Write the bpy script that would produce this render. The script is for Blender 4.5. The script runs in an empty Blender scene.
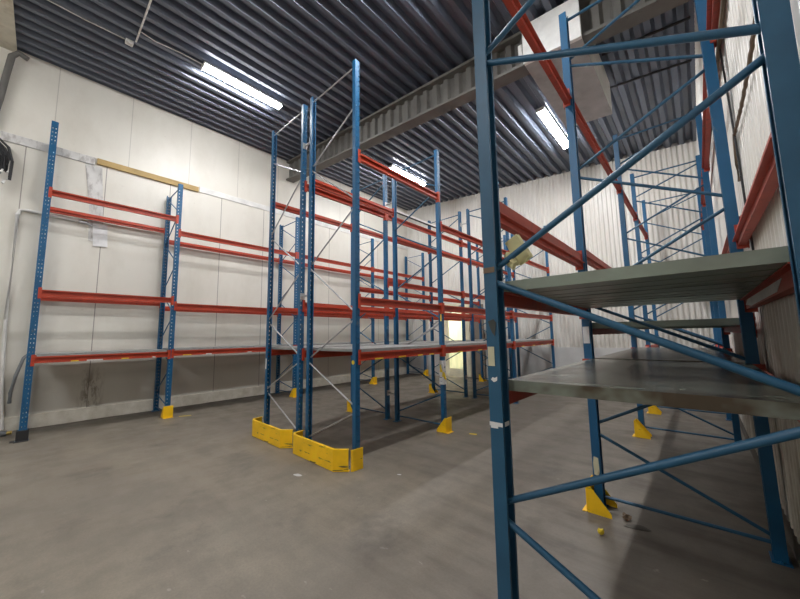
import bpy, bmesh, math, random
from mathutils import Vector, Matrix
random.seed(7)
scene = bpy.context.scene
COL = scene.collection

# ------------------------------------------------------------------ materials
def nmat(name):
    m = bpy.data.materials.new(name); m.use_nodes = True
    nt = m.node_tree; b = nt.nodes['Principled BSDF']
    return m, nt, b

def N(nt, t, **kw):
    n = nt.nodes.new(t)
    for k, v in kw.items():
        if k in n.inputs: n.inputs[k].default_value = v
        else: setattr(n, k, v)
    return n

def mixc(nt, fac, a, b):
    m = nt.nodes.new('ShaderNodeMix'); m.data_type = 'RGBA'
    for sock, v in ((m.inputs[0], fac), (m.inputs[6], a), (m.inputs[7], b)):
        if isinstance(v, bpy.types.NodeSocket): nt.links.new(v, sock)
        elif isinstance(v, (int, float)): sock.default_value = v
        else: sock.default_value = (*v, 1)
    return m.outputs[2]

def ramp(nt, src, lo, hi, a=0.0, b=1.0):
    m = nt.nodes.new('ShaderNodeMapRange')
    m.inputs[1].default_value = lo; m.inputs[2].default_value = hi
    m.inputs[3].default_value = a; m.inputs[4].default_value = b
    nt.links.new(src, m.inputs[0]); return m.outputs[0]

def noise(nt, scale, stretch=(1, 1, 1), detail=4, rough=.6):
    tc = nt.nodes.new('ShaderNodeTexCoord'); mp = nt.nodes.new('ShaderNodeMapping')
    mp.inputs['Scale'].default_value = stretch
    nt.links.new(tc.outputs['Object'], mp.inputs[0])
    n = nt.nodes.new('ShaderNodeTexNoise'); n.inputs['Scale'].default_value = scale
    n.inputs['Detail'].default_value = detail; n.inputs['Roughness'].default_value = rough
    nt.links.new(mp.outputs[0], n.inputs['Vector']); return n.outputs[0]

def bump(nt, b, src, strength=.2, dist=.01):
    n = nt.nodes.new('ShaderNodeBump'); n.inputs['Strength'].default_value = strength
    n.inputs['Distance'].default_value = dist
    nt.links.new(src, n.inputs['Height']); nt.links.new(n.outputs[0], b.inputs['Normal'])

def paint(name, col, worn, rough=.45, metal=0, wear=(.62, .72), scale=14, stretch=(1, 1, .35)):
    m, nt, b = nmat(name)
    w = ramp(nt, noise(nt, scale, stretch), *wear)
    v = ramp(nt, noise(nt, 3), .3, .7, .82, 1.12)
    c = mixc(nt, w, col, worn)
    mul = nt.nodes.new('ShaderNodeMix'); mul.data_type = 'RGBA'; mul.blend_type = 'MULTIPLY'
    mul.inputs[0].default_value = 1
    nt.links.new(c, mul.inputs[6]); nt.links.new(v, mul.inputs[7])
    nt.links.new(mul.outputs[2], b.inputs['Base Color'])
    b.inputs['Roughness'].default_value = rough; b.inputs['Metallic'].default_value = metal
    return m

M = {}
M['blue'] = paint('blue_paint', (.008, .100, .228), (.10, .14, .17), .38, wear=(.66, .74))
M['teal'] = paint('teal_blue_paint', (.020, .098, .185), (.12, .13, .13), .42, wear=(.68, .76))
M['red'] = paint('red_orange_paint', (.47, .055, .022), (.20, .035, .02), .42, wear=(.60, .75))
M['darkred'] = paint('dull_red_paint', (.43, .058, .032), (.20, .05, .035), .5, wear=(.58, .72))
M['galv'] = paint('galvanised_steel', (.46, .47, .48), (.30, .31, .32), .38, .55)
M['deck'] = paint('deck_steel', (.33, .34, .33), (.20, .20, .19), .45, .25)
M['greendeck'] = paint('green_grey_deck', (.245, .285, .235), (.19, .20, .17), .33, .1, wear=(.5, .75), scale=3, stretch=(.6, 2, 1))
M['yellow'] = paint('yellow_paint', (.95, .57, .008), (.16, .11, .03), .42, wear=(.60, .645), scale=4, stretch=(.8, .8, 7))
M['black'] = paint('black_rubber', (.018, .018, .02), (.04, .04, .04), .6)
M['white'] = paint('white_plastic', (.74, .73, .70), (.55, .53, .48), .5)
M['cream'] = paint('cream_sheet', (.66, .62, .52), (.45, .38, .27), .55, wear=(.55, .75), scale=4)
M['wood'] = paint('bare_wood', (.46, .32, .13), (.33, .21, .08), .7, scale=6, stretch=(6, .3, 6))
M['foam'] = paint('yellow_foam', (.72, .66, .36), (.58, .50, .25), .85, scale=8)
M['paper'] = paint('white_paper', (.72, .72, .72), (.62, .62, .62), .7)
M['sticker'] = paint('cream_sticker', (.62, .58, .40), (.42, .38, .25), .6, wear=(.55, .65))
M['ysticker'] = paint('yellow_sticker', (.80, .58, .03), (.35, .25, .03), .5)
M['greyhose'] = paint('grey_hose', (.16, .17, .18), (.10, .10, .10), .55)
M['brown'] = paint('brown_cable', (.16, .11, .07), (.08, .06, .04), .7)
M['girder'] = paint('girder_grey_paint', (.135, .13, .118), (.09, .085, .075), .6)
M['dullbox'] = paint('white_box_sheet', (.62, .61, .57), (.50, .40, .26), .55, wear=(.62, .8), scale=2.2)
M['dirtydeck'] = paint('dirty_deck_steel', (.21, .235, .195), (.075, .055, .035), .26, .1, wear=(.44, .58), scale=2.6, stretch=(.8, 2.2, 1))
M['residue'] = paint('dark_glue_residue', (.055, .06, .055), (.10, .09, .07), .7)
M['boxshade'] = paint('shaded_box_sheet', (.40, .40, .40), (.30, .29, .28), .55, wear=(.5, .8), scale=2.2)  # box sheet darkened to paint in its unlit underside
M['boxlit'] = paint('lit_box_sheet', (.86, .86, .84), (.60, .50, .34), .5, wear=(.62, .8), scale=2.2)  # box sheet whitened to paint in the direct light on its front
M['doorbrown'] = paint('brown_grey_door', (.20, .17, .14), (.15, .12, .10), .6)
M['doorcream'] = paint('pale_yellow_door', (.84, .80, .60), (.70, .66, .48), .55)
M['silver'] = paint('silver_tape', (.60, .59, .57), (.40, .38, .36), .45, .2, wear=(.5, .65))
M['brass'] = paint('brass', (.45, .33, .10), (.3, .2, .05), .35, .9)

def m_floor():
    m, nt, b = nmat('concrete_floor')
    big = ramp(nt, noise(nt, .5, (1, 1, 1), 3), .38, .62)
    mid = ramp(nt, noise(nt, 2.3, (1, .8, 1), 6, .62), .42, .62)
    streak = ramp(nt, noise(nt, 1.5, (.5, 3.2, 1), 5, .6), .46, .66)
    fine = ramp(nt, noise(nt, 60, (1, 1, 1), 3, .6), .35, .70)
    # rack side is browner and more stained, with under-rack shade painted in
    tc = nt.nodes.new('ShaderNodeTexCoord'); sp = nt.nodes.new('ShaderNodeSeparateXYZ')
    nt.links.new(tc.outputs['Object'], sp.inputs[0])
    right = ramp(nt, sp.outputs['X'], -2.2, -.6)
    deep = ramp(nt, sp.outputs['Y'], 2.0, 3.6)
    c = mixc(nt, big, (.255, .220, .168), (.205, .178, .140))
    c = mixc(nt, ramp(nt, mid, 0, 1, 0, .6), c, (.165, .143, .115))
    worn = nt.nodes.new('ShaderNodeMath'); worn.operation = 'MAXIMUM'  # mask for stains plus the painted-in shade around the racks
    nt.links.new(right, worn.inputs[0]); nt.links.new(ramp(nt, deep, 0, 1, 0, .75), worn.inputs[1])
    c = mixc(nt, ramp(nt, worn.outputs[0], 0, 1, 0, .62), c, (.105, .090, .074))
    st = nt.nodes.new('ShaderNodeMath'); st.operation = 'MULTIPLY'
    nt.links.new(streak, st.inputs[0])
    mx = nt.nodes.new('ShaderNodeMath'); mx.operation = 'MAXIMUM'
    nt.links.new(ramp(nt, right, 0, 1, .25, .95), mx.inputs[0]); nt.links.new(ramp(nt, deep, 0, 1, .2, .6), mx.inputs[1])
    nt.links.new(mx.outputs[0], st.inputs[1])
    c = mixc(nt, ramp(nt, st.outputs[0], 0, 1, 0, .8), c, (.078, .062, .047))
    c = mixc(nt, ramp(nt, fine, 0, 1, 0, .28), c, (.095, .085, .072))
    spots = ramp(nt, noise(nt, 6.5, (1, 1.6, 1), 3, .6), .70, .74)
    c = mixc(nt, ramp(nt, spots, 0, 1, 0, .35), c, (.40, .38, .34))
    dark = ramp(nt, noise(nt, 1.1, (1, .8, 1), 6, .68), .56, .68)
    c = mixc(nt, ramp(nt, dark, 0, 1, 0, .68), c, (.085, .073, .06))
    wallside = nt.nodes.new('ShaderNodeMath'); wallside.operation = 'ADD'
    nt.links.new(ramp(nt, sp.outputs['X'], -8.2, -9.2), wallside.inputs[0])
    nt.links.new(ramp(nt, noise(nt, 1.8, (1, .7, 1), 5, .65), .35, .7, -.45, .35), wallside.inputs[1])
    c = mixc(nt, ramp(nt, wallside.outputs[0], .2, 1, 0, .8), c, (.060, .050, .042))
    nt.links.new(c, b.inputs['Base Color'])
    nt.links.new(ramp(nt, mid, 0, 1, .48, .66), b.inputs['Roughness'])
    bump(nt, b, fine, .12, .004)
    return m

def m_panelwall():
    # sandwich panels: vertical joints and dirt, scuffs and a darker lower part
    m, nt, b = nmat('sandwich_panel_wall')
    tc = nt.nodes.new('ShaderNodeTexCoord'); sp = nt.nodes.new('ShaderNodeSeparateXYZ')
    nt.links.new(tc.outputs['Object'], sp.inputs[0])
    y, z = sp.outputs['Y'], sp.outputs['Z']
    def math_(op, a, bb=None):
        n = nt.nodes.new('ShaderNodeMath'); n.operation = op
        for i, v in enumerate((a, bb)):
            if v is None: continue
            if isinstance(v, bpy.types.NodeSocket): nt.links.new(v, n.inputs[i])
            else: n.inputs[i].default_value = v
        return n.outputs[0]
    def joints(off, pitch, w):
        f = math_('FRACT', math_('DIVIDE', math_('ADD', y, off), pitch))
        return math_('LESS_THAN', f, w / pitch)
    up = math_('GREATER_THAN', z, 5.45)
    jl = joints(.37 + 1.18 * 20, 1.18, .016); ju = joints(.03 + 1.2 * 20, 1.2, .014)
    j = math_('ADD', math_('MULTIPLY', up, ju), math_('MULTIPLY', math_('SUBTRACT', 1.0, up), jl))
    dirt = ramp(nt, noise(nt, 1.3, (1, 1, .5), 6, .65), .45, .75)
    c = mixc(nt, dirt, (.71, .685, .615), (.62, .59, .515))
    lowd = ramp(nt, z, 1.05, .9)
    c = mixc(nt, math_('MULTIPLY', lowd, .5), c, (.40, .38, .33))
    # darker band below the lower shelf, and one brown run-down stain by the joint
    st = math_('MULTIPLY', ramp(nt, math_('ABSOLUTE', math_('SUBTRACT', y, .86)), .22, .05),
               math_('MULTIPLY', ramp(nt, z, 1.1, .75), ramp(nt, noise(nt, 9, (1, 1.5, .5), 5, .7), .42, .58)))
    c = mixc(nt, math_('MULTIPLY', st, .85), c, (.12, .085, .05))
    scuff = ramp(nt, noise(nt, 6, (1, .7, 1.6), 5, .7), .68, .73)
    c = mixc(nt, math_('MULTIPLY', scuff, .3), c, (.25, .22, .18))
    c = mixc(nt, math_('MULTIPLY', j, math_('SUBTRACT', .7, math_('MULTIPLY', up, .35))), c, (.16, .14, .12))
    nt.links.new(c, b.inputs['Base Color']); b.inputs['Roughness'].default_value = .42
    return m

def m_clad(name, c1, c2):
    m, nt, b = nmat(name)
    d = ramp(nt, noise(nt, 1.6, (1, 1, .25), 6, .65), .46, .72)
    c = mixc(nt, d, c1, c2)
    tc = nt.nodes.new('ShaderNodeTexCoord'); sp = nt.nodes.new('ShaderNodeSeparateXYZ')
    nt.links.new(tc.outputs['Object'], sp.inputs[0])
    lo = nt.nodes.new('ShaderNodeMath'); lo.operation = 'MULTIPLY'
    nt.links.new(ramp(nt, sp.outputs['Z'], 1.9, .7), lo.inputs[0])
    nt.links.new(ramp(nt, noise(nt, 3.5, (1, 1, .3), 5, .7), .40, .62), lo.inputs[1])
    c = mixc(nt, lo.outputs[0], c, (.33, .30, .25))
    nt.links.new(c, b.inputs['Base Color']); b.inputs['Roughness'].default_value = .38
    return m

def m_plain(name, a, bcol, scale=3, rough=.6, metal=0, stretch=(1, 1, 1)):
    m, nt, b = nmat(name)
    c = mixc(nt, ramp(nt, noise(nt, scale, stretch, 6, .65), .38, .68), a, bcol)
    nt.links.new(c, b.inputs['Base Color']); b.inputs['Roughness'].default_value = rough
    b.inputs['Metallic'].default_value = metal
    return m

def m_light(name, col, strength):
    m, nt, b = nmat(name)
    b.inputs['Base Color'].default_value = (.9, .9, .9, 1)
    b.inputs['Emission Color'].default_value = (*col, 1)
    b.inputs['Emission Strength'].default_value = strength
    return m

def m_frost():
    m, nt, b = nmat('frosted_door_glass')
    n = ramp(nt, noise(nt, 3, (2.5, 1, .6), 4), .35, .65)
    c = mixc(nt, n, (.88, .90, .80), (.62, .68, .60))
    nt.links.new(c, b.inputs['Base Color'])
    b.inputs['Transmission Weight'].default_value = .9
    b.inputs['Roughness'].default_value = .45; b.inputs['IOR'].default_value = 1.1
    return m

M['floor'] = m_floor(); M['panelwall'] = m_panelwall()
M['clad'] = m_clad('white_corrugated_cladding', (.72, .70, .65), (.63, .60, .53))
M['ceil'] = m_plain('dark_corrugated_roof_sheet', (.128, .152, .20), (.10, .115, .15), 2, .32, .25, (1, .15, 1))
M['kerb'] = m_plain('painted_concrete_kerb', (.68, .645, .56), (.52, .48, .39), 5, .75)
M['plinth'] = m_plain('pale_grey_plinth', (.58, .58, .57), (.50, .50, .49), 2, .6)
M['darkkerb'] = m_plain('dark_dirty_kerb', (.10, .09, .075), (.06, .055, .045), 5, .85)
M['backroom'] = m_plain('pale_yellow_room_wall', (.84, .82, .70), (.78, .75, .60), 1.5, .6)
M['tube'] = m_light('fluorescent_tube_light', (.985, .985, 1.0), 138)
M['roomlamp'] = m_light('vestibule_lamp_light', (1.0, .975, .90), 55)
M['frost'] = m_frost()

# ------------------------------------------------------------------ mesh helpers
class MB:
    def __init__(s): s.bm = bmesh.new()
    def box(s, x0, x1, y0, y1, z0, z1):
        v = [s.bm.verts.new(p) for p in ((x0,y0,z0),(x1,y0,z0),(x1,y1,z0),(x0,y1,z0),(x0,y0,z1),(x1,y0,z1),(x1,y1,z1),(x0,y1,z1))]
        for f in ((0,3,2,1),(4,5,6,7),(0,1,5,4),(1,2,6,5),(2,3,7,6),(3,0,4,7)): s.bm.faces.new([v[i] for i in f])
        return s
    def hexa(s, pts):      # 8 corners, same order as box
        v = [s.bm.verts.new(p) for p in pts]
        for f in ((0,3,2,1),(4,5,6,7),(0,1,5,4),(1,2,6,5),(2,3,7,6),(3,0,4,7)): s.bm.faces.new([v[i] for i in f])
        return s
    def prism(s, pts, axis, a0, a1):   # polygon extruded along an axis
        def P(p, a):
            return {'x': (a, p[0], p[1]), 'y': (p[0], a, p[1]), 'z': (p[0], p[1], a)}[axis]
        A = [s.bm.verts.new(P(p, a0)) for p in pts]; B = [s.bm.verts.new(P(p, a1)) for p in pts]
        n = len(pts); s.bm.faces.new(A); s.bm.faces.new(B[::-1])
        for i in range(n): s.bm.faces.new((A[i], B[i], B[(i+1) % n], A[(i+1) % n]))
        return s
    def bar(s, p, q, r, n=10, r2=None):
        p, q = Vector(p), Vector(q); d = (q - p); L = d.length
        rot = d.to_track_quat('Z', 'Y').to_matrix().to_4x4()
        bmesh.ops.create_cone(s.bm, cap_ends=True, segments=n, radius1=r, radius2=r if r2 is None else r2, depth=L,
                              matrix=Matrix.Translation((p + q) / 2) @ rot)
        return s
    def path(s, pts, r, n=8):
        pts = [Vector(p) for p in pts]; rings = []
        for i, p in enumerate(pts):
            t = (pts[min(i+1, len(pts)-1)] - pts[max(i-1, 0)]).normalized()
            q = t.to_track_quat('Z', 'Y').to_matrix()
            rings.append([s.bm.verts.new(p + q @ Vector((r*math.cos(2*math.pi*k/n), r*math.sin(2*math.pi*k/n), 0))) for k in range(n)])
        for a, b in zip(rings, rings[1:]):
            for k in range(n): s.bm.faces.new((a[k], a[(k+1) % n], b[(k+1) % n], b[k]))
        s.bm.faces.new(rings[0][::-1]); s.bm.faces.new(rings[-1])
        return s
    def ribbon(s, pts, z0, z1, t):     # vertical plate bent along a plan polyline
        pts = [Vector((*p, 0)) for p in pts]; off = []
        for i, p in enumerate(pts):
            a = (p - pts[i-1]).normalized() if i else None
            b = (pts[i+1] - p).normalized() if i < len(pts)-1 else None
            n = Vector((0, 0, 0))
            for d in (a, b):
                if d: n += Vector((-d.y, d.x, 0))
            n.normalize(); ref = a or b
            k = 1 / max(.4, n.dot(Vector((-ref.y, ref.x, 0)))); off.append(n * t * k)
        R = [[s.bm.verts.new((q.x, q.y, zz)) for q, zz in ((p, z0), (p+o, z0), (p+o, z1), (p, z1))] for p, o in zip(pts, off)]
        for a, b in zip(R, R[1:]):
            for k in range(4): s.bm.faces.new((a[k], b[k], b[(k+1) % 4], a[(k+1) % 4]))
        s.bm.faces.new(R[0]); s.bm.faces.new(R[-1][::-1])
        return s
    def mesh(s, name, mat, bevel=0, smooth=False):
        if bevel:
            bmesh.ops.bevel(s.bm, geom=list(s.bm.edges), offset=bevel, segments=1, affect='EDGES', clamp_overlap=True)
        bmesh.ops.recalc_face_normals(s.bm, faces=list(s.bm.faces))
        me = bpy.data.meshes.new(name); s.bm.to_mesh(me); s.bm.free()
        me.materials.append(mat)
        if smooth:
            me.polygons.foreach_set('use_smooth', [True] * len(me.polygons))
            try: me.set_sharp_from_angle(angle=math.radians(40))
            except Exception: pass
        return me

CACHE = {}
def cached(key, fn):
    if key not in CACHE: CACHE[key] = fn()
    return CACHE[key]

def obj(name, me, parent=None, loc=(0, 0, 0), rz=0):
    o = bpy.data.objects.new(name, me); COL.objects.link(o)
    o.location = loc; o.rotation_euler = (0, 0, rz)
    if parent: o.parent = parent
    return o
def tag(o, label, cat, group=None):
    o['label'] = label; o['category'] = cat
    if group: o['group'] = group
    return o
def thing(name, label, cat, loc=(0, 0, 0), rz=0, group=None):
    o = bpy.data.objects.new(name, None); COL.objects.link(o)
    o.empty_display_size = .1; o.location = loc; o.rotation_euler = (0, 0, rz)
    return tag(o, label, cat, group)
def struct(name, me, parent=None):
    o = obj(name, me, parent)
    if not parent: o['kind'] = 'structure'
    return o

# ------------------------------------------------------------------ layout
WL, WR, YB, YF = -9.37, .345, 10.93, -6.6       # left wall, right wall, far wall, near wall
def cz(x): return 7.209 - .083 * (x + 9.33)     # roof falls to the right
a0, a1 = -9.24, -8.313
b0, b1, b2, b3 = -5.671, -4.631, -4.371, -3.302
c0, c1 = -.812, .262
ya = [-.015, 1.958, 4.858, 7.794, 10.66]
yb = [2.798, 4.714, 7.625, 10.447]
yc = [1.675, 3.619, 6.604, 8.531, 10.498]

# ------------------------------------------------------------------ setting
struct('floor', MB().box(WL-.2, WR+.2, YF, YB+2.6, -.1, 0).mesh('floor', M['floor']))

def corrugated(axis, u0, u1, v0, v1, pos, pitch, depth, flat, mat, name, zfn=None, thick=.004):
    """trapezoid sheet: 'roof' runs along y, 'x' faces y, 'y' faces x (ribs vertical)"""
    mb = MB(); prof = []; u = u0; sl = (pitch - 2*flat) / 2
    while u < u1:
        for du, h in ((0, 0), (flat, 0), (flat+sl, depth), (2*flat+sl, depth)):
            if u + du <= u1: prof.append((u + du, h))
        u += pitch
    prof.append((u1, 0))
    def P(u, h, v, t):
        if axis == 'roof': return (u, v, zfn(u) + h + t)
        if axis == 'x': return (u, pos + h + t, v if v != 'top' else zfn(u))
        return (pos + h + t, u, v if v != 'top' else zfn(pos))
    rows = []
    for (u, h) in prof:
        rows.append([mb.bm.verts.new(P(u, h, v, t)) for v, t in ((v0, 0), (v1, 0), (v1, thick), (v0, thick))])
    for a, b in zip(rows, rows[1:]):
        for k in range(4): mb.bm.faces.new((a[k], a[(k+1) % 4], b[(k+1) % 4], b[k]))
    mb.bm.faces.new(rows[0]); mb.bm.faces.new(rows[-1][::-1])
    return mb.mesh(name, mat)

struct('ceiling', corrugated('roof', WL-.1, WR+.15, YF, YB+.1, 0, .271, .10, .085, M['ceil'], 'ceiling', cz))
# solid roof above the sheet
mb = MB(); mb.hexa([(WL-.2, YF, cz(WL-.2)+.16), (WR+.2, YF, cz(WR+.2)+.16), (WR+.2, YB+.3, cz(WR+.2)+.16), (WL-.2, YB+.3, cz(WL-.2)+.16),
                    (WL-.2, YF, cz(WL-.2)+.3), (WR+.2, YF, cz(WR+.2)+.3), (WR+.2, YB+.3, cz(WR+.2)+.3), (WL-.2, YB+.3, cz(WL-.2)+.3)])
struct('roof', mb.mesh('roof', M['girder']))
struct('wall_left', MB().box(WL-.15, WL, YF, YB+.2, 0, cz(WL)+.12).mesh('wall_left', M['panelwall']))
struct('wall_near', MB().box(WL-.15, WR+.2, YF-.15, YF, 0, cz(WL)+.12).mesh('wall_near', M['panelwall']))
# right wall: corrugated cladding over a dark recessed kerb
struct('wall_right', corrugated('y', YF, YB, .27, 6.5, WR, .11, .022, .03, M['clad'], 'wall_right'))
struct('wall_right_core', MB().box(WR+.05, WR+.2, YF, YB+.2, 0, 6.55).mesh('wall_right_core', M['darkkerb']))
struct('baseboard_right', MB().box(WR+.02, WR+.05, YF, YB, 0, .30).mesh('baseboard_right', M['darkkerb']))
# far wall with a doorway
DX0, DX1, DZ = -7.56, -6.42, 2.75
mb = corrugated('x', WL, DX0-.06, 1.17, 'top', YB, .11, .022, .03, M['clad'], 'wall_far', cz)
struct('wall_far_left', mb)
struct('wall_far_right', corrugated('x', DX1+.06, WR+.03, 1.17, 'top', YB, .11, .022, .03, M['clad'], 'wall_far', cz))
struct('wall_far_above_door', corrugated('x', DX0-.06, DX1+.06, DZ+.06, 'top', YB, .11, .022, .03, M['clad'], 'wall_far', cz))
struct('baseboard_far', MB().box(WL, DX0-.06, YB-.015, YB+.05, 0, 1.17).box(DX1+.06, WR+.03, YB-.015, YB+.05, 0, 1.17).mesh('baseboard_far', M['plinth']))
mb = MB(); mb.box(WL-.1, DX0-.06, YB+.06, YB+.2, 0, 7.3); mb.box(DX1+.06, WR+.2, YB+.06, YB+.2, 0, 7.3); mb.box(DX0-.06, DX1+.06, YB+.06, YB+.2, DZ+.06, 7.3)
struct('wall_far_core', mb.mesh('wall_far_core', M['plinth']))
struct('baseboard_left', MB().box(WL, WL+.04, YF, YB-.02, 0, .25).mesh('baseboard_left', M['kerb'], .006))
# trims on the left wall (horizontal joint cover)
struct('trim_1', MB().box(WL, WL+.025, -3.5, .62, 5.35, 5.52).mesh('trim_1', M['silver'], .004))
struct('trim_2', MB().box(WL, WL+.025, 2.62, YB-.02, 5.40, 5.55).mesh('trim_2', M['white'], .004))
# room beyond the doorway
mb = MB()
mb.box(DX0-.7, DX0-.6, YB+.2, YB+2.5, 0, 3); mb.box(DX1+.6, DX1+.7, YB+.2, YB+2.5, 0, 3)
mb.box(DX0-.7, DX1+.7, YB+2.5, YB+2.6, 0, 3); mb.box(DX0-.7, DX1+.7, YB+.2, YB+2.6, 3, 3.1)
struct('wall_vestibule', mb.mesh('wall_vestibule', M['backroom']))
t = thing('vestibule_lamp', 'glowing warm lamp panel seen through the far doorway', 'lamp', (-6.99, YB+1.3, 2.93))
obj('housing', MB().box(-.45, .45, -.35, .35, .02, .07).mesh('housing', M['white']), t)
obj('diffuser', MB().box(-.42, .42, -.32, .32, -.01, .02).mesh('diffuser', M['roomlamp']), t)
d = bpy.data.objects.new('door_1', None); COL.objects.link(d); d['kind'] = 'structure'; d.location = (0, 0, 0)
mb = MB(); y0, y1 = YB-.05, YB+.12
mb.box(DX0-.06, DX0+.05, y0, y1, 0, DZ+.06); mb.box(DX1-.05, DX1+.06, y0, y1, 0, DZ+.06); mb.box(DX0+.05, DX1-.05, y0, y1, DZ-.06, DZ+.06)
obj('door_frame', mb.mesh('door_frame', M['doorcream'], .006), d)
mb = MB(); y0, y1 = YB+.01, YB+.06
xa, xb = DX0+.06, DX1-.06
mb.box(xa, xa+.16, y0, y1, .02, DZ-.08); mb.box(xb-.24, xb, y0, y1, .02, DZ-.08)
mb.box(xa+.16, xb-.24, y0, y1, .02, .32); mb.box(xa+.16, xb-.24, y0, y1, DZ-.25, DZ-.08)
lf = obj('door_leaf', mb.mesh('door_leaf', M['doorcream'], .004), d)
obj('glass_pane', MB().box(xa+.16, xb-.24, y0+.02, y0+.03, .32, DZ-.25).mesh('glass_pane', M['frost']), lf)
obj('door_handle', MB().box(xb-.10, xb-.06, y0-.05, y0-.002, 1.0, 1.16).mesh('door_handle', M['black'], .006), lf)
t = thing('sliding_door_leaf', 'brown-grey sliding door leaf parked right of the pale doorway', 'door', (-6.02, YB-.06, 0))
obj('panel', MB().box(-.26, .26, -.03, .02, .03, 2.7).mesh('panel', M['doorbrown'], .005), t)
obj('edge_strip', MB().box(-.285, -.262, -.035, .022, .03, 2.7).mesh('edge_strip', M['galv'], .003), t)
obj('bottom_guide', MB().box(-.2, .2, -.02, .01, 0, .028).mesh('bottom_guide', M['black']), t)

# roof girders (corrugated web between flanges), following the roof slope
def girder(name, y, mat, depth, w=.13):
    z1 = lambda x: cz(x) - .005; z0 = lambda x: cz(x) - depth
    mb = MB()
    for (za, zb) in ((lambda x: z0(x), lambda x: z0(x)+.05), (lambda x: z1(x)-.05, lambda x: z1(x))):
        mb.hexa([(WL+.01, y, za(WL)), (WR-.01, y, za(WR)), (WR-.01, y+2*w, za(WR)), (WL+.01, y+2*w, za(WL)),
                 (WL+.01, y, zb(WL)), (WR-.01, y, zb(WR)), (WR-.01, y+2*w, zb(WR)), (WL+.01, y+2*w, zb(WL))])
    x = WL+.01; rows = []; k = 0; yy = (y+w-.03, y+w+.03)
    while x < WR-.01:
        for dx, s in ((0, 0), (.09, 0), (.13, 1), (.22, 1)):
            if x+dx < WR-.01: rows.append((x+dx, yy[s]))
        x += .26
    V = [[mb.bm.verts.new(p) for p in ((x, q, z0(x)+.05), (x, q+.006, z0(x)+.05), (x, q+.006, z1(x)-.05), (x, q, z1(x)-.05))] for x, q in rows]
    for p, q in zip(V, V[1:]):
        for i in range(4): mb.bm.faces.new((p[i], p[(i+1) % 4], q[(i+1) % 4], q[i]))
    return struct(name, mb.mesh(name, mat))
girder('ceiling_beam', 5.037, M['girder'], .636)
mb = MB(); za = lambda x, d: cz(x) - d
mb.hexa([(WL+.002, -2.4, za(WL, .05)), (WR+.01, -2.4, za(WR, .05)), (WR+.01, -.61, za(WR, .05)), (WL+.002, -.61, za(WL, .05)),
         (WL+.002, -2.4, za(WL, .004)), (WR+.01, -2.4, za(WR, .004)), (WR+.01, -.61, za(WR, .004)), (WL+.002, -.61, za(WL, .004))])
struct('ceiling_panel', mb.mesh('ceiling_panel', M['cream']))
girder('ceiling_beam.002', -6.3, M['girder'], .64)

# boxed duct hanging behind the girder, front face flush in front of it
X0, X1, Y0, Y1 = -1.735, -.906, 5.0, 7.28
t = thing('duct_box', 'white boxed duct hanging from the ceiling in front of the roof girder', 'duct', ((X0+X1)/2, Y0, 5.9))
lx, rx = X0-(X0+X1)/2, X1-(X0+X1)/2
zb0, zb1 = cz(X0)-.668-5.9, cz(X1)-.668-5.9; zt0, zt1 = cz(X0)-5.9-.01, cz(X1)-5.9-.01
def duct_piece(ya_, yb_, p0=None, p1=None, q0=None, q1=None):
    p0, p1 = (zb0, zb1) if p0 is None else (p0, p1); q0, q1 = (zt0, zt1) if q0 is None else (q0, q1)
    return MB().hexa([(lx, ya_, p0), (rx, ya_, p1), (rx, yb_, p1), (lx, yb_, p0), (lx, ya_, q0), (rx, ya_, q1), (rx, yb_, q1), (lx, yb_, q0)])
obj('front_panel', duct_piece(-.03, .03).mesh('front_panel', M['boxlit']), t)
obj('body', duct_piece(.32, Y1-Y0, zb0+.021, zb1+.021).mesh('body', M['dullbox']), t)
obj('bottom_panel', duct_piece(.031, Y1-Y0, zb0, zb1, zb0+.02, zb1+.02).mesh('bottom_panel', M['boxshade']), t)
obj('side_flange', MB().box(lx-.075, lx-.012, -.03, -.01, zb0+.12, zb0+.36).mesh('side_flange', M['white'], .004), t)

# ------------------------------------------------------------------ rack parts
PX, PY = .035, .045          # half depth (frame direction) and half width of a post
def post_mesh(h, side, mat):
    """C-section post, perforated web on the outer side (side = +1 / -1 in x)"""
    bm = bmesh.new()
    ws = [-PY, -.026, -.012, .012, .026, PY]
    zs = [0, .06]; hole = []
    z = .06
    while z + .075 < h - .02:
        zs += [z + .024, z + .075]; hole.append(len(zs) - 3); z += .075
    zs.append(h); hs = set(hole)
    g = [[bm.verts.new((side*PX, w, zz)) for w in ws] for zz in zs]
    for i in range(len(zs) - 1):
        for j in range(5):
            if i in hs and j in (1, 3): continue
            bm.faces.new((g[i][j], g[i][j+1], g[i+1][j+1], g[i+1][j]))
    for s in (-1, 1):
        j = 0 if s < 0 else 5
        f = [[bm.verts.new((-side*PX, s*PY, zz)), bm.verts.new((-side*PX, s*(PY-.016), zz))] for zz in (0, h)]
        bm.faces.new([g[i][j] for i in range(len(zs))] + [f[1][0], f[0][0]])
        bm.faces.new((f[0][0], f[1][0], f[1][1], f[0][1]))
    bmesh.ops.recalc_face_normals(bm, faces=list(bm.faces))
    bmesh.ops.solidify(bm, geom=list(bm.faces), thickness=.003)
    me = bpy.data.meshes.new('post'); bm.to_mesh(me); bm.free(); me.materials.append(mat); return me

def brace_mesh(hw, s0, z0, s1, z1, yo, r, mat):
    x0, x1 = s0*(hw-.012), s1*(hw-.012)
    d = Vector((x1-x0, 0, z1-z0)).normalized()
    mb = MB()
    p, q = Vector((x0, yo, z0)), Vector((x1, yo, z1))
    mb.bar(p, q, r, 10)
    return mb.mesh('brace', mat, 0, True)

def foot_mesh(mat):
    mb = MB().box(-.05, .05, -.075, .075, 0, .008)
    for s in (-1, 1): mb.bar((0, s*.062, .008), (0, s*.062, .022), .009, 6)
    return mb.mesh('foot_plate', mat)

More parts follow.
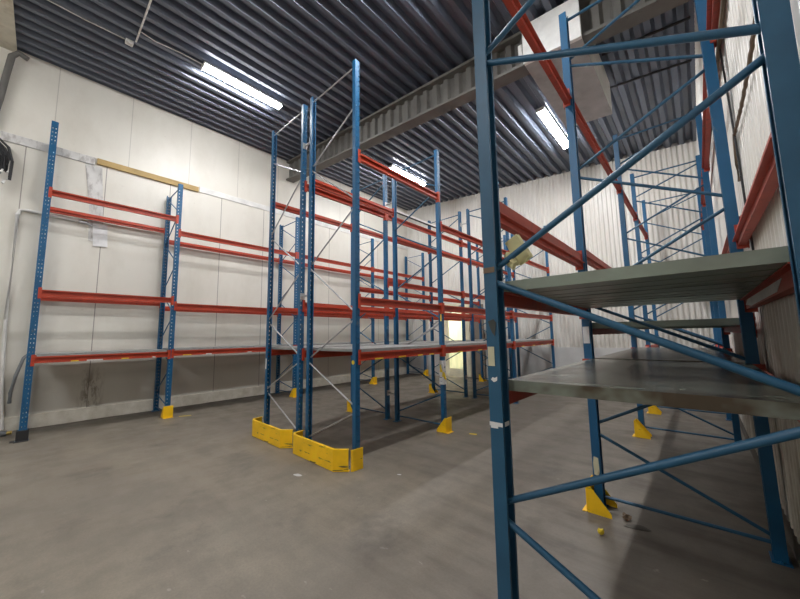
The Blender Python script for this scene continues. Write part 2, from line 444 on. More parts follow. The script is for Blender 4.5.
def upright(label, xl, xr, y, h, mat, nodes, r, bracemat, top=True, bottom=True, group=None, bold=None, lean=0):
    xc = (xl+xr)/2; hw = (xr-xl)/2
    t = thing('rack_upright_frame', label, 'upright frame', (xc, y, 0), 0, group)
    mk = mat.name
    for s in (-1, 1):
        obj('post', cached(('post', h, s, mk, PX, PY), lambda: post_mesh(h, s, mat)), t, (s*hw + (lean if s > 0 else 0), 0, 0)).rotation_euler = (0, -lean/2.4 if s > 0 else 0, 0)
        lo = lean if s > 0 else 0
        obj('foot_plate', cached(('foot', mk), lambda: foot_mesh(mat)), t, (s*hw + lo, 0, 0))
    segs = [(*p, *q) for p, q in zip(nodes, nodes[1:])]
    if top: segs.insert(0, (-1, h-.09, 1, h-.09))
    if bottom: segs.append((-1, .10, 1, .10))
    for i, (sa, za, sb, zb) in enumerate(segs):
        if abs(za-zb) > .01:                      # bars meet a little apart at each node
            g = .04 if za > zb else -.04
            za -= g; zb += g
        yo = (-.012, .012)[i % 2] * (1 if r < .02 else 1.3)
        r_, bm_ = (.020, M['galv']) if bold == i else (r, bracemat)
        key = ('br', round(hw, 3), sa, round(za, 3), sb, round(zb, 3), yo, r_, bm_.name)
        obj('brace', cached(key, lambda: brace_mesh(hw, sa, za, sb, zb, yo, r_, bm_)), t)
    return t

BH = .11
def beam_mesh(L, out, h, mat, lg=.058):
    """C-section beam open to the aisle (out = +-1), with a deck ledge on the inner side; runs along +y from 0 to L, top at z=0"""
    o = out
    prof = [(o*.028, 0), (-o*.017, 0), (-o*.017, -lg), (-o*.045, -lg), (-o*.045, -lg-.006), (-o*.017, -lg-.006), (-o*.017, -h),
            (o*.028, -h), (o*.028, -h+.028), (o*.024, -h+.028), (o*.024, -h+.005), (-o*.011, -h+.005), (-o*.011, -.005), (o*.024, -.005), (o*.024, -.024), (o*.028, -.024)]
    return MB().prism(prof, 'y', 0, L).mesh('beam', mat)
def conn_mesh(out, end, mat):
    """L-shaped hook plate; end = -1 at the near post, +1 at the far post. Origin at the beam end, z=0 the beam's top"""
    o, e = out, end
    mb = MB().box(min(-o*.026, o*.042), max(-o*.026, o*.042), min(0, e*.004), max(0, e*.004), -.155, .035)
    mb.box(min(o*.038, o*.042), max(o*.038, o*.042), min(e*.004, e*.044), max(e*.004, e*.044), -.155, .035)
    for zz in (-.01, -.06, -.11): mb.box(min(o*.042, o*.046), max(o*.042, o*.046), min(e*.016, e*.030), max(e*.016, e*.030), zz-.012, zz+.012)
    return mb.mesh('end_connector', mat)
def beam(label, x, out, ys, ye, top, mat, group, h=BH, stickers=(), lg=.058):
    y0, y1 = ys + PY + .006, ye - PY - .006
    t = thing('shelf_crossbeam', label, 'crossbeam', (x + out*.006, y0, top), 0, group)
    L = round(y1-y0, 4)
    obj('beam', cached(('bm', L, out, h, mat.name, lg), lambda: beam_mesh(L, out, h, mat, lg)), t)
    for e, yy in ((-1, 0), (1, L)):
        obj('end_connector', cached(('cn', out, e, mat.name), lambda: conn_mesh(out, e, mat)), t, (0, yy, 0))
    for (f, w, mk) in stickers:
        obj('label_sticker', MB().box(min(out*.0285, out*.0295), max(out*.0285, out*.0295), L*f, L*f+w, -h+.002, -h+.021) .mesh('label_sticker', M[mk]), t)
    return t

def panel_mesh(w, l, h, mat):
    """folded sheet-steel deck panel, w along x, l along y, bottom at z=0"""
    mb = MB().box(0, w, 0, l, h-.006, h)
    mb.box(0, .006, 0, l, 0, h-.006); mb.box(w-.006, w, 0, l, 0, h-.006)
    mb.box(.006, w-.006, 0, .006, 0, h-.006); mb.box(.006, w-.006, l-.006, l, 0, h-.006)
    mb.box(.006, w-.006, .006, .03, 0, .004); mb.box(.006, w-.006, l-.03, l-.006, 0, .004)
    mb.box(.006, w-.006, .03, l-.03, .004, .008)
    for k in (1, 2):
        yy = l*k/3; mb.box(.006, w-.006, yy-.004, yy+.004, .0015, .004)
    return mb.mesh('deck_panel', mat)
THIRDS = {1: ('',), 2: ('near half', 'far half'), 3: ('near third', 'middle third', 'far third'), 4: ('nearest quarter', 'second quarter', 'third quarter', 'farthest quarter')}
def deck(what, where, x0, x1, y0, y1, z, h, n, mat, group):
    l = (y1-y0)/n
    for i in range(n):
        me = cached(('pn', round(x1-x0, 3), round(l, 3), h, mat.name), lambda: panel_mesh(x1-x0, l-.005, h, mat))
        o = obj('shelf_deck_panel', me, None, (x0, y0+i*l, z))
        tag(o, f'{what} deck panel, {THIRDS[n][i]}, {where}'.replace(', ,', ','), 'deck panel', group)

ORD = ['first', 'second', 'third', 'fourth', 'last']
def zig(zl, zr, start):
    """alternate left/right node heights into a list of (side, z)"""
    out = []; a, b = (zl[:], zr[:]); s = start
    while (a if s < 0 else b):
        out.append((s, (a if s < 0 else b).pop(0))); s = -s
    return out

# ---- row A, along the left wall
RA = 'left wall rack'
for i, y in enumerate(ya):
    h = 5.53 if i == 0 else 5.03
    if i == 0: nodes = zig([5.40, 4.27, 3.14, 2.01, .88], [4.83, 3.70, 2.57, 1.44, .31], -1)
    else: nodes = zig([4.94, 3.80, 2.65, 1.5, .4], [4.35, 3.22, 2.1, 1.0, .15], -1)
    lab = ('tall blue upright frame at the near end of the left wall rack', 'blue upright frame, second along left wall rack, first yellow foot guard',
           'blue upright frame, third along the left wall rack', 'blue upright frame, fourth along the left wall rack', 'blue upright frame, last of left wall rack, in far corner')[i]
    f = upright(lab, a0, a1, y, h, M['blue'], nodes, .011, M['blue'] if i else M['galv'], group='left wall rack frames')
    if i == 0:
        pass
for i in range(4):
    tops = (4.27, 2.48, 1.345) if i == 0 else (3.97, 2.37, 1.36)
    for lv, tp in zip(('top', 'middle', 'bottom'), tops):
        for x, out, side in ((a1, 1, 'aisle side'), (a0, -1, 'wall side')):
            st = ()
            if lv == 'bottom' and side == 'aisle side' and i == 0: st = ((.23, .10, 'ysticker'), (.34, .22, 'paper'), (.60, .11, 'ysticker'), (.86, .05, 'paper'))
            if lv == 'bottom' and side == 'aisle side' and i == 1: st = ((.06, .16, 'ysticker'), (.22, .12, 'paper'), (.55, .1, 'paper'))
            beam(f'red {lv} crossbeam, {side}, {ORD[i] if i<3 else "last"} bay of the {RA}', x, out, ya[i], ya[i+1],
                 tp - (0.0 if out > 0 else .045 if lv == 'top' and i == 0 else 0), M['red'], 'red crossbeams of the left wall rack', stickers=st)
    deck('grey steel', f'bottom shelf, {ORD[i] if i<3 else "last"} bay of the {RA}', a0-.02, a1+.03, ya[i]+.07, ya[i+1]-.07, tops[2]+.0015, .04, 3, M['deck'], 'deck panels of the left wall rack')

PX, PY = .031, .037
# ---- rows B, two racks back to back
HN = {-1: 'left', 1: 'right'}
for half, xl, xr in ((-1, b0, b1), (1, b2, b3)):
    for i, y in enumerate(yb):
        if i == 0:
            h = 5.49; inner = [4.27, 2.68, 1.26, .12]; outer = [4.88, 3.42, 1.88, .68]
        else:
            h = (0, 4.97, 4.97, 4.93)[i]; inner = [3.65, 2.45, 1.25, .14]; outer = [4.25, 3.05, 1.85, .65]
        if half > 0: nodes = zig(inner, outer, 1)
        else: nodes = zig(outer, inner, -1)
        if i: nodes = [(-half, h-.12)] + nodes
        lab = f'{"tall " if i == 0 else ""}blue upright frame, {ORD[i] if i < 3 else "last"} of the {HN[half]} half, double middle rack'
        f = upright(lab, xl, xr, y, h, M['blue'], nodes, .011 if i == 0 else .0135, M['galv'] if i == 0 else M['teal'], bottom=(i > 0), group='double middle rack frames',
                    bold={(1, 1): 6, (-1, 2): 5}.get((half, i)))
        hw = (xr-xl)/2
        if half > 0 and i == 0:
            obj('yellow_dot_sticker', MB().bar((hw-.012, -PY-.0035, 1.27), (hw-.012, -PY-.005, 1.27), .028, 12).mesh('sticker', M['ysticker']), f)
        if half < 0 and i == 0:
            obj('white_label', MB().box(-hw-.02, -hw+.02, -PY-.005, -PY-.0035, 1.06, 1.24).mesh('sticker', M['paper']), f)
        if half > 0 and i == 1:    # torn tape wound round the post
            mb = MB(); random.seed(3)
            for k in range(7):
                zz = .78 + k*.055 + random.uniform(-.015, .015); a = random.uniform(.004, .012)
                mb.box(hw-PX-a, hw+PX+a, -PY-a, PY+a, zz, zz+.05)
            for k in range(5):
                x_, z_ = hw+random.uniform(-.03, .05), .8+random.uniform(0, .3)
                mb.hexa([(x_, -PY-.012, z_), (x_+.05, -PY-.03, z_-.03), (x_+.06, -PY-.02, z_-.02), (x_+.01, -PY-.008, z_+.01),
                         (x_-.01, -PY-.016, z_+.07), (x_+.045, -PY-.05, z_+.05), (x_+.05, -PY-.04, z_+.06), (x_, -PY-.01, z_+.08)])
            obj('torn_tape', mb.mesh('torn_tape', M['paper']), f)
            mb = MB()
            mb.box(hw-.02, hw+.03, -PY-.016, -PY-.013, .98, 1.10)
            mb.hexa([(hw+.03, -PY-.03, .9), (hw+.12, -PY-.05, .86), (hw+.12, -PY-.03, .86), (hw+.03, -PY-.015, .9),
                     (hw+.05, -PY-.04, .99), (hw+.10, -PY-.06, .98), (hw+.10, -PY-.05, .98), (hw+.05, -PY-.02, .99)])
            mb.box(hw+.01, hw+.034, -PY-.008, -PY-.0035, 1.84, 1.955)
            obj('yellow_tape_scrap', mb.mesh('tape', M['ysticker']), f)
    for i in range(3):
        for lv in ('top', 'middle', 'bottom') + (('upper middle',) if half < 0 and i > 0 else ()):
            for x, out in ((xl, -1), (xr, 1)):
                aisle = out == half
                tp = {'top': 4.12, 'middle': 2.12, 'bottom': 1.395, 'upper middle': 2.725}[lv]
                if lv == 'top' and half > 0 and i >= 1: tp = 3.585
                if lv == 'middle' and half < 0: tp = 2.15
                st = ()
                if lv == 'bottom' and half > 0 and aisle: st = ((.14, .16, 'ysticker'), (.40, .16, 'ysticker'), (.64, .12, 'ysticker'), (.80, .12, 'ysticker'))
                beam(f'red {lv} crossbeam, {"aisle" if aisle else "inner"} side, {ORD[i] if i<2 else "last"} bay, {HN[half]} half of double middle rack',
                     x, out, yb[i], yb[i+1], tp, M['red'], 'red crossbeams of the double middle rack', stickers=st)
        deck('grey steel', f'bottom shelf, {ORD[i] if i<2 else "last"} bay, {HN[half]} half of double middle rack', min(xl, xr)-.03, max(xl, xr)+.03, yb[i]+.07, yb[i+1]-.07, 1.3965, .04, 3, M['deck'], 'deck panels of the double middle rack')
# spacers between the two halves
for yy, zs in ((yb[0], (4.75, 2.24)), (yb[1], (4.30, .50)), (yb[2], (4.59, .50)), (yb[3], (4.3,))):
    for k, zz in enumerate(zs):
        t = thing('frame_spacer', f'small grey spacer tying the middle rack halves, {("upper" if k == 0 else "lower")}, at {ORD[yb.index(yy)] if yy != yb[3] else "last"} frame pair', 'spacer', ((b1+b2)/2, yy, zz), 0, 'grey spacers between the middle rack halves')
        L = (b2-b1)/2 - PX - .001
        obj('tube', cached('sp', lambda: MB().bar((-L+.008, 0, 0), (L-.008, 0, 0), .018, 10).mesh('tube', M['galv'])), t)
        for s in (-1, 1): obj('end_plate', cached(('se', s), lambda: MB().box(min(s*(L-.008), s*L), max(s*(L-.008), s*L), -.04, .04, -.05, .05).mesh('end_plate', M['galv'])), t)
# pale strip fixed post to post above the inner top beam
t = thing('wiring_strip', 'long white strip with dark underside above inner top crossbeam, second bay, double middle rack', 'strip', (b1, yb[1]+PY+.002, 4.235))
L = yb[2]-yb[1]-2*PY-.004
obj('cover', MB().box(-.022, .022, 0, L, .012, .055).mesh('cover', M['white'], .004), t)
obj('underside', MB().box(-.022, .022, 0, L, 0, .0115).mesh('underside', M['black']), t)
PX, PY = .035, .045
# ---- row C, along the right wall
for i, y in enumerate(yc):
    nodes = zig([4.46, 3.22, 1.92, .71], [4.93, 3.84, 2.62, 1.34, .12], 1)
    lab = ('teal blue upright frame right in front of the camera, cut by the frame',
           'blue upright frame, second of right wall rack, nearest yellow guard beside it',
           'blue upright frame, third along the right wall rack', 'blue upright frame, fourth along the right wall rack', 'blue upright frame, last of right wall rack by far wall')[i]
    f = upright(lab, c0 - (.004 if i == 0 else 0), c1 + (.022 if i == 0 else 0), y, 5.03, M['teal'] if i == 0 else M['blue'], nodes, .0165 if i < 1 else .014, M['teal'], bottom=True, group='right wall rack frames', lean=.022 if i == 1 else 0)
    hw = (c1-c0)/2 + (.013 if i == 0 else 0); yy = -PY-.0035
    if i == 0:
        obj('cream_label', MB().box(-hw-.029, -hw+.008, yy-.001, yy, 1.435, 1.535).mesh('sticker', M['sticker']), f)
        mb = MB(); mb.prism([(-hw-.018, 1.365), (-hw-.002, 1.352), (-hw+.016, 1.36), (-hw+.018, 1.382), (-hw+.004, 1.374), (-hw-.008, 1.378)], 'y', yy-.001, yy)
        obj('white_paint_mark', mb.mesh('sticker', M['white']), f)
        mb = MB(); mb.box(-hw-.036, -hw+.036, yy-.0012, yy, 1.13, 1.15); mb.box(-hw-.03, -hw+.01, yy-.0012, yy, 1.12, 1.13); mb.box(-hw+.0385, -hw+.04, -.03, .02, 1.13, 1.152)
        obj('torn_tape', mb.mesh('sticker', M['paper']), f)
        mb = MB(); mb.prism([(-hw-.0, 1.61), (-hw+.015, 1.59), (-hw+.026, 1.66), (-hw+.012, 1.68), (-hw-.02, 1.67), (-hw-.012, 1.64)], 'y', yy-.0012, yy)
        obj('brown_residue', mb.mesh('sticker', M['residue']), f)
        obj('brown_tape_band', MB().box(-hw-.034, -hw+.03, yy-.0012, yy, 1.93, 1.96).mesh('sticker', M['brown']), f)
    if i == 1:
        mb = MB(); mb.prism([(-hw-.022, .30), (-hw+.012, .29), (-hw+.022, .33), (-hw+.018, .45), (-hw-.018, .46), (-hw-.026, .40)], 'y', yy-.0012, yy)
        obj('pale_label', mb.mesh('sticker', M['sticker']), f)
        obj('torn_label', MB().box(-hw-.03, -hw+.025, yy-.0012, yy, 1.50, 1.66).mesh('sticker', M['paper']), f)
CL = [  # bay: (name, top of beam)
    (('top', 4.11), ('middle', 2.375), ('upper shelf', 1.89), ('bottom', 1.318)),
    (('top', 4.12), ('middle', 2.46), ('upper shelf', 1.70), ('bottom', 1.318)),
    (('top', 4.13), ('bottom', 1.30)),
    (('top', 4.13), ('bottom', 1.30)),
]
for i in range(4):
    for lv, tp in CL[i]:
        for x, out, side in ((c0 - (.004 if i == 0 else 0), -1, 'aisle side'), (c1 + (.022, .006, 0, 0)[i], 1, 'wall side')):
            bm_ = beam(f'dull red {lv} crossbeam, {side}, {ORD[i] if i<3 else "last"} bay of the right wall rack', x, out, yc[i], yc[i+1], tp, M['darkred'], 'red crossbeams of the right wall rack', h=.10 if lv == 'bottom' else .13 if i == 0 else .12, lg={'bottom': .018, 'upper shelf': .058}.get(lv, .088))
            if i == 0 and lv == 'upper shelf' and out > 0:
                L = yc[1]-yc[0]-.1
                obj('torn_white_label', MB().prism([(.35, -.075), (L-.18, -.07), (L-.02, -.10), (L-.35, -.125), (.5, -.12)], 'x', -.0195, -.0178).mesh('sticker', M['paper']), bm_)
    where = f'{ORD[i] if i<3 else "last"} bay of the right wall rack'
    if i < 2:
        zt = dict(CL[i])
        for lv, z in (('upper shelf', zt['upper shelf']), ('bottom shelf', zt['bottom'])):
            deck('worn green-grey', f'{lv}, {where}', c0+.026, c1-(.0 if i == 0 else .016), yc[i]+.049, yc[i+1]-.049, z-(.0575 if z > 1.4 else .0175), .0555, 3 if i == 0 else 4, M['greendeck'] if z > 1.4 else M['dirtydeck'], 'green-grey deck panels of the right wall rack')

# ---- yellow guards
def end_guard(label, pts):
    t = thing('rack_end_guard', label, 'rack guard', (pts[2][0], pts[2][1], 0), 0, 'yellow end guards of the middle rack')
    q = [(x-pts[2][0], y-pts[2][1]) for x, y in pts]
    obj('board', MB().ribbon(q, .004, .245, .012).mesh('board', M['yellow']), t)
    inner = MB().ribbon(q, .246, .256, .035)
    obj('top_lip', inner.mesh('top_lip', M['yellow']), t)
    obj('bottom_flange', MB().ribbon([(x, y+.012) for x, y in q], 0, .006, .05).mesh('bottom_flange', M['yellow']), t)
end_guard('long yellow end guard at foot of left half, double middle rack', [(-5.715, 2.73), (-5.70, 2.575), (-5.60, 2.52), (-4.665, 2.51), (-4.53, 2.63)])
end_guard('long scuffed yellow end guard at foot of right half, double middle rack', [(-4.425, 2.73), (-4.405, 2.575), (-4.32, 2.52), (-3.375, 2.50), (-3.235, 2.62)])
t = thing('post_side_guard', 'short yellow plate guarding right corner post of middle rack end', 'rack guard', (-3.20, 2.745, 0))
obj('plate', MB().ribbon([(.010, .06), (.0, -.085), (-.018, -.10)], .004, .25, .01).mesh('plate', M['yellow']), t)
obj('bottom_flange', MB().box(-.04, -.0005, -.07, .05, 0, .004).mesh('bottom_flange', M['yellow']), t)

GW = .085
def guard_mesh(kind, g1):
    if kind == 'plate': return MB().box(.086, .094, -GW, g1, .004, .24).mesh('front_plate', M['yellow'], .003)
    if kind == 'base': return MB().box(.0945, .13, -GW, g1, 0, .006).mesh('foot_flange', M['yellow'])
    pr = [(.0855, 0), (.0855, .239), (.065, .239), (-.10, .03), (-.10, 0)]
    return MB().prism(pr, 'y', g1-.006 if kind > 0 else -GW, g1 if kind > 0 else -GW+.006).mesh('side_gusset', M['yellow'])
def post_guard(label, x, y, out, group='yellow post guards', g1=GW):
    t = thing('post_guard', label, 'rack guard', (x, y, 0), 0 if out > 0 else math.pi, group)
    obj('front_plate', cached(('gp', g1), lambda: guard_mesh('plate', g1)), t)
    obj('foot_flange', cached(('gb', g1), lambda: guard_mesh('base', g1)), t)
    for s in (-1, 1): obj('side_gusset', cached(('gs', s, g1), lambda: guard_mesh(s, g1)), t)
for i in (1, 2, 3, 4): post_guard(f'yellow post guard at the {ORD[i]} front post of the left wall rack', a1, ya[i], 1)
for i in (1, 2, 3): post_guard(f'yellow post guard, left aisle post of {ORD[i] if i<3 else "last"} frame, double middle rack', b0, yb[i], -1)
post_guard('yellow post guard, right aisle post of second frame, double middle rack', b3, yb[1], 1)
for i in (1, 2, 3): post_guard(f'yellow post guard at the {ORD[i]} aisle post of the right wall rack', c0 + (.015, .03, .02)[i-1], yc[i] - (0, .21, .2)[i-1], -1, g1=(.165, GW, GW)[i-1])
t = thing('post_sleeve', 'black sleeve round the near foot of the left wall rack', 'rack guard', (a1, ya[0], 0))
obj('sleeve', MB().box(.042, .055, -.07, .07, .0095, .17).box(-.05, .042, -.07, -.058, .0095, .17).box(-.05, .042, .058, .07, .0095, .17).mesh('sleeve', M['black'], .002), t)
obj('base_flange', MB().box(.056, .12, -.09, .07, 0, .0095).box(-.05, .056, -.13, -.078, 0, .0095).mesh('base_flange', M['black']), t)

# ------------------------------------------------------------------ ceiling lights
def lamp(label, x, y0, y1, gap=None):
    t = thing('ceiling_light', label, 'ceiling light', (x, y0, cz(x)), 0, 'long ceiling lights')
    L = y1-y0
    obj('housing', MB().box(-.10, .10, 0, L, -.055, -.012).mesh('housing', M['white'], .006), t)
    for (p, q) in ((.02, L-.02),) if gap is None else ((.02, L*gap-.05), (L*gap+.05, L-.02)):
        pr = [(.085, -.055), (.085, -.075), (.05, -.105), (-.05, -.105), (-.085, -.075), (-.085, -.055)]
        obj('diffuser', MB().prism(pr, 'y', p, q).mesh('diffuser', M['tube']), t)
    for yy in (0, L): obj('end_cap', MB().box(-.095, .095, yy-.012 if yy else -.0, yy if yy else .012, -.108, -.055).mesh('end_cap', M['white'], .003), t)
    for yy in (L*.2, L*.8): obj('hanger', MB().bar((0, yy, -.014), (0, yy, .02), .008, 6).mesh('hanger', M['galv']), t)
lamp('bright ceiling light nearest the left wall, left of the tall middle rack', -6.80, 1.85, 3.47)
lamp('bright two-section ceiling light seen just above the double middle rack', -6.83, 7.2, 8.95, .70)
lamp('bright ceiling light on the right, behind the blue upright', -2.22, 7.2, 9.2)
lamp('ceiling light above the picture, over the right-hand aisle', -2.22, 1.7, 3.5)
lamp('ceiling light behind the camera over the right-hand aisle', -2.22, -4.2, -2.5)
lamp('ceiling light behind the camera near the left wall', -6.80, -4.2, -2.5)

# ceiling conduit, junction box and cables
def tube(name, label, cat, pts, r, mat, n=8):
    o = obj(name, MB().path(pts, r, n).mesh(name, M[mat], 0, True)); return tag(o, label, cat)
def C(x, y, d=.02): return (x, y, cz(x)-d)
tube('ceiling_conduit', 'white conduit across the ceiling above the left aisle', 'conduit', [C(-7.18, .87), C(-6.0, .86), C(-4.6, .85), C(-3, .85)], .014, 'white')
t = thing('junction_box', 'small white junction box on the ceiling, upper left', 'junction box', C(-7.27, .80, .0))
obj('body', MB().box(-.05, .05, -.07, .045, -.07, -.01).mesh('body', M['white'], .006), t)
obj('lid', MB().box(-.045, .045, -.065, .04, -.078, -.071).mesh('lid', M['white'], .003), t)
tube('ceiling_cable', 'thin pale cable on the ceiling running to the junction box', 'cable', [C(-7.27, .72), C(-7.28, .2, .03), C(-7.26, -.5), C(-7.27, -.84, .03)], .008, 'white')
tube('ceiling_cable', 'thin pale cable from ceiling conduit to the left ceiling light', 'cable', [C(-6.84, .89), C(-6.86, 1.1, .04), C(-6.82, 1.5, .025), C(-6.8, 1.84, .04)], .008, 'white')
tube('ceiling_conduit', 'dark conduit across the ceiling just behind the boxed duct', 'conduit', [C(-.87, 6.4), C(-.4, 6.4), C(.3, 6.42)], .022, 'black')
tube('ceiling_conduit', 'dark conduit across the ceiling near the right wall', 'conduit', [C(-1.0, 7.42), C(-.4, 7.45), C(.3, 7.5)], .02, 'black')

# ------------------------------------------------------------------ left wall details
o = obj('wood_batten', MB().box(0, .05, 0, 1.95, 0, .13).mesh('wood_batten', M['wood'], .005), None, (WL+.001, .65, 5.385)); tag(o, 'bare wooden batten fixed along the left wall above the rack', 'batten')
mb = MB(); mb.hexa([(0, .12, -.9), (.008, .12, -.9), (.008, .34, -.9), (0, .34, -.9), (0, 0, 0), (.008, 0, 0), (.008, .27, 0), (0, .27, 0)])
mb.hexa([(0, .15, -1.65), (.008, .15, -1.65), (.008, .36, -1.65), (0, .36, -1.65), (0, .12, -.9), (.008, .12, -.9), (.008, .34, -.9), (0, .34, -.9)])
o = obj('tape_strip', mb.mesh('tape_strip', M['silver']), None, (WL+.001, .47, 5.34)); tag(o, 'wide silver tape strip running down the left wall under the trim', 'tape')
o = obj('hanging_paper_sheet', MB().hexa([(0, .03, 0), (.006, .03, 0), (.02, .26, .02), (.012, .26, .02), (0, 0, .5), (.004, 0, .5), (.006, .23, .51), (.002, .23, .51)]).mesh('paper_sheet', M['paper']), None, (WL+.012, .67, 3.58))
tag(o, 'white paper sheet hanging on the left wall behind the rack', 'paper')
tube('wall_conduit', 'white pipe up the left wall, turning right behind first post', 'pipe', [(WL+.07, -.27, .05), (WL+.06, -.33, .8), (WL+.045, -.37, 2.0), (WL+.045, -.37, 3.98), (WL+.045, -.35, 4.07), (WL+.045, -.27, 4.09), (WL+.045, .44, 4.06)], .028, 'white')
t = thing('pipe_valve', 'small valve at the end of the white wall pipe', 'valve', (WL+.05, .50, 4.05))
obj('body', MB().bar((0, -.05, 0), (0, .10, 0), .035, 10).mesh('body', M['galv']), t)
obj('lever', MB().box(-.01, .01, -.01, .11, .036, .05).bar((0, .04, .0), (0, .04, .04), .012, 8).mesh('lever', M['brass']), t)
obj('spout', MB().bar((0, .08, -.02), (.03, .15, -.06), .016, 8).mesh('spout', M['galv']), t)
tube('wall_pipe', 'dark pipe coming down the left wall from under the roof', 'pipe', [(WL+.14, -.46, 7.05), (WL+.14, -.58, 7.10), (WL+.12, -.66, 7.0), (WL+.1, -.70, 6.6), (WL+.09, -.74, 6.1), (WL+.09, -.80, 5.6)], .05, 'girder', 10)
t = thing('cable_bundle', 'black cable bundle hanging on left wall at the picture edge', 'cable', (WL+.085, -.70, 5.25))
random.seed(11); mb = MB()
for k in range(16):
    w = random.uniform(-.10, .12); d_ = random.uniform(0, .12); l = random.uniform(.45, .75)
    mb.path([(0, -.25+w, 0), (.03+d_*.4, -.1+w, .05), (.05+d_, .02+w, -.1), (.05+d_, .07+w*1.1, -l*.5), (.04+d_*.8, .05+w*1.2, -l)], .022, 6)
obj('cables', mb.mesh('cables', M['black'], 0, True), t)
mb = MB()
for k in range(7):
    y_, z_ = random.uniform(-.08, .20), random.uniform(-.75, -.45); mb.bar((.10, y_, z_), (.13, y_+random.uniform(-.03, .03), z_-.07), .018, 8)
obj('plug_ends', mb.mesh('plug_ends', M['white']), t)
obj('hook', MB().path([(-.055, -.2, .03), (.0, -.2, -.02), (.02, -.2, .05)], .012, 6).mesh('hook', M['galv']), t)
tube('grey_hose', 'grey hose hanging down beside the first post of the left wall rack', 'hose', [(WL+.2, .02, 1.45), (WL+.26, -.10, 1.30), (WL+.28, -.17, 1.0), (WL+.27, -.21, .7), (WL+.25, -.21, .52)], .026, 'greyhose')
t = thing('floor_pipe', 'grey pipe lying on the floor at the foot of left wall', 'pipe', (-9.0, -.55, .045))
obj('tube', MB().bar((-.1, -.9, 0), (.06, .35, 0), .045, 12).mesh('tube', M['greyhose'], 0, True), t)
obj('brass_end', MB().bar((.06, .35, 0), (.067, .41, 0), .03, 10).mesh('brass_end', M['brass']), t)

# ------------------------------------------------------------------ right wall cables
def R(y, z, d=.02): return (WR-d, y, z)
tube('wall_cable', 'brown cable sagging along the upper right wall past the second frame', 'cable', [R(2.6, 3.86), R(3.1, 3.93), R(3.9, 3.96, .03), R(4.6, 4.05), R(5.6, 4.12, .03), R(6.5, 4.25), R(8.0, 4.4), R(10.7, 4.5)], .016, 'brown')
random.seed(5)
tube('wall_rope', 'brown rope along right wall by near upright, its end hanging down', 'rope',
     [R(2.0+k*.05, 3.10-.05*math.sin(math.pi*min(k, 30)/30)+.003*math.sin(k*2.1), .02+.002*math.cos(k*2.7)) for k in range(31)] + [R(3.56, 3.03), R(3.60, 2.9), R(3.58, 2.75)], .010, 'brown', 6)
tube('wall_cable', 'thin dark cable dropping down the right wall behind the red crossbeam', 'cable', [R(3.75, 4.6), R(3.68, 3.9), R(3.55, 3.3), R(3.48, 2.96), R(3.35, 2.2), R(3.3, 1.9)], .007, 'black', 6)

# ------------------------------------------------------------------ foam on the near brace, scraps
def lump(name, pts_faces, mat): pass
mb = MB()
bmesh.ops.create_cube(mb.bm, size=1)
bmesh.ops.subdivide_edges(mb.bm, edges=list(mb.bm.edges), cuts=5, use_grid_fill=True)
random.seed(2)
for v in mb.bm.verts:
    n = v.co.copy(); v.co += Vector((random.uniform(-1, 1), random.uniform(-1, 1), random.uniform(-1, 1))) * .022
    v.co = Vector((v.co.x*.08, v.co.y*.04, v.co.z*.15))
me = mb.mesh('foam_pad', M['foam'])
o = obj('foam_pad', me, None, (-.70, 1.755, 2.06)); o.rotation_euler = (.10, -.45, -.2)
tag(o, 'pale yellow foam block tucked behind the near teal brace', 'foam')
mb = MB(); bmesh.ops.create_icosphere(mb.bm, subdivisions=2, radius=1)
for v in mb.bm.verts:
    k = 1 + random.uniform(-.35, .3); v.co = Vector((v.co.x*.035*k + (.02 if v.co.z < 0 else 0), v.co.y*.035*k, v.co.z*.05*k))
o = obj('foam_scrap', mb.mesh('foam_scrap', M['foam']), None, (-.735, 1.715, 2.0)); tag(o, 'torn yellow foam scrap stuck at the near post below foam block', 'foam')

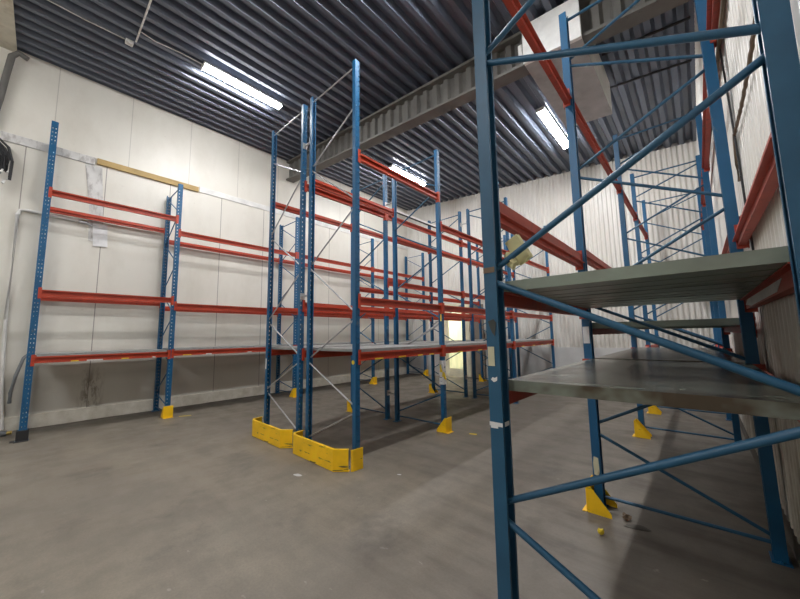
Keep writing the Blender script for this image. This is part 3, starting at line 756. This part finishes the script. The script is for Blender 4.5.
def scrap(label, x, y, sx, sy, sz, mat, rz=0, seed=1):
    random.seed(seed); mb = MB(); bmesh.ops.create_icosphere(mb.bm, subdivisions=2, radius=1)
    for v in mb.bm.verts:
        k = 1 + random.uniform(-.3, .25); v.co = Vector((v.co.x*sx*k, v.co.y*sy*k, max(-.0, (v.co.z*.5+.5)*sz*k)))
    o = obj('floor_scrap', mb.mesh('floor_scrap', M[mat]), None, (x, y, .0005), rz); return tag(o, label, 'scrap', 'scraps on the floor')
o = obj('floor_label', MB().box(-.02, .02, -.11, .11, 0, .003).mesh('floor_label', M['ysticker']), None, (-8.13, 2.24, .0005), -.5); tag(o, 'yellow strip on the floor beside the left rack guard', 'label')
o = obj('floor_label', MB().box(-.06, .06, -.025, .025, 0, .003).mesh('floor_label', M['ysticker']), None, (-2.86, 4.88, .0005), .3); tag(o, 'yellow label on the floor right of the middle rack', 'label')
scrap('small yellow lump on the floor below the right wall rack', -.72, 3.14, .022, .016, .05, 'ysticker', 0, 4)
scrap('dark dirt clod on the floor beside the right rack guard', -.60, 3.52, .035, .03, .05, 'brown', 0, 5)
scrap('low dark dirt patch beside the clod on the floor', -.52, 3.44, .09, .045, .006, 'darkkerb', .3, 6)
scrap('white chip on the floor in the central aisle', -2.72, 2.95, .025, .012, .006, 'paper', .4, 8)
scrap('pale flattened scrap on floor before the yellow end guard', -3.62, 2.18, .06, .03, .004, 'plinth', .2, 9)

# ------------------------------------------------------------------ camera
f_px = 329.495; yaw = math.radians(42.082); pit = math.radians(6.275); rol = math.radians(-.883)
d = Vector((-math.sin(yaw), math.cos(yaw), 0)); r = Vector((math.cos(yaw), math.sin(yaw), 0)); z = Vector((0, 0, 1))
fw = d*math.cos(pit) + z*math.sin(pit); up = -d*math.sin(pit) + z*math.cos(pit)
r2 = r*math.cos(rol) + up*math.sin(rol); u2 = -r*math.sin(rol) + up*math.cos(rol)
cam = bpy.data.cameras.new('camera'); co = bpy.data.objects.new('camera', cam); COL.objects.link(co)
Mx = Matrix((r2, u2, -fw)).transposed().to_4x4(); Mx.translation = (0, 0, 1.6)
co.matrix_world = Mx
cam.sensor_fit = 'HORIZONTAL'; cam.sensor_width = 36; cam.lens = f_px/800*36; cam.clip_start = .02; cam.clip_end = 100
scene.camera = co

w = bpy.data.worlds.new('world'); scene.world = w; w.use_nodes = True
w.node_tree.nodes['Background'].inputs[0].default_value = (0, 0, 0, 1)
vs = scene.view_settings
vs.view_transform = 'Standard'; vs.look = 'None'; vs.gamma = 1; vs.use_curve_mapping = False; vs.exposure = 0.16
scene.cycles.max_bounces = 8; scene.cycles.diffuse_bounces = 5
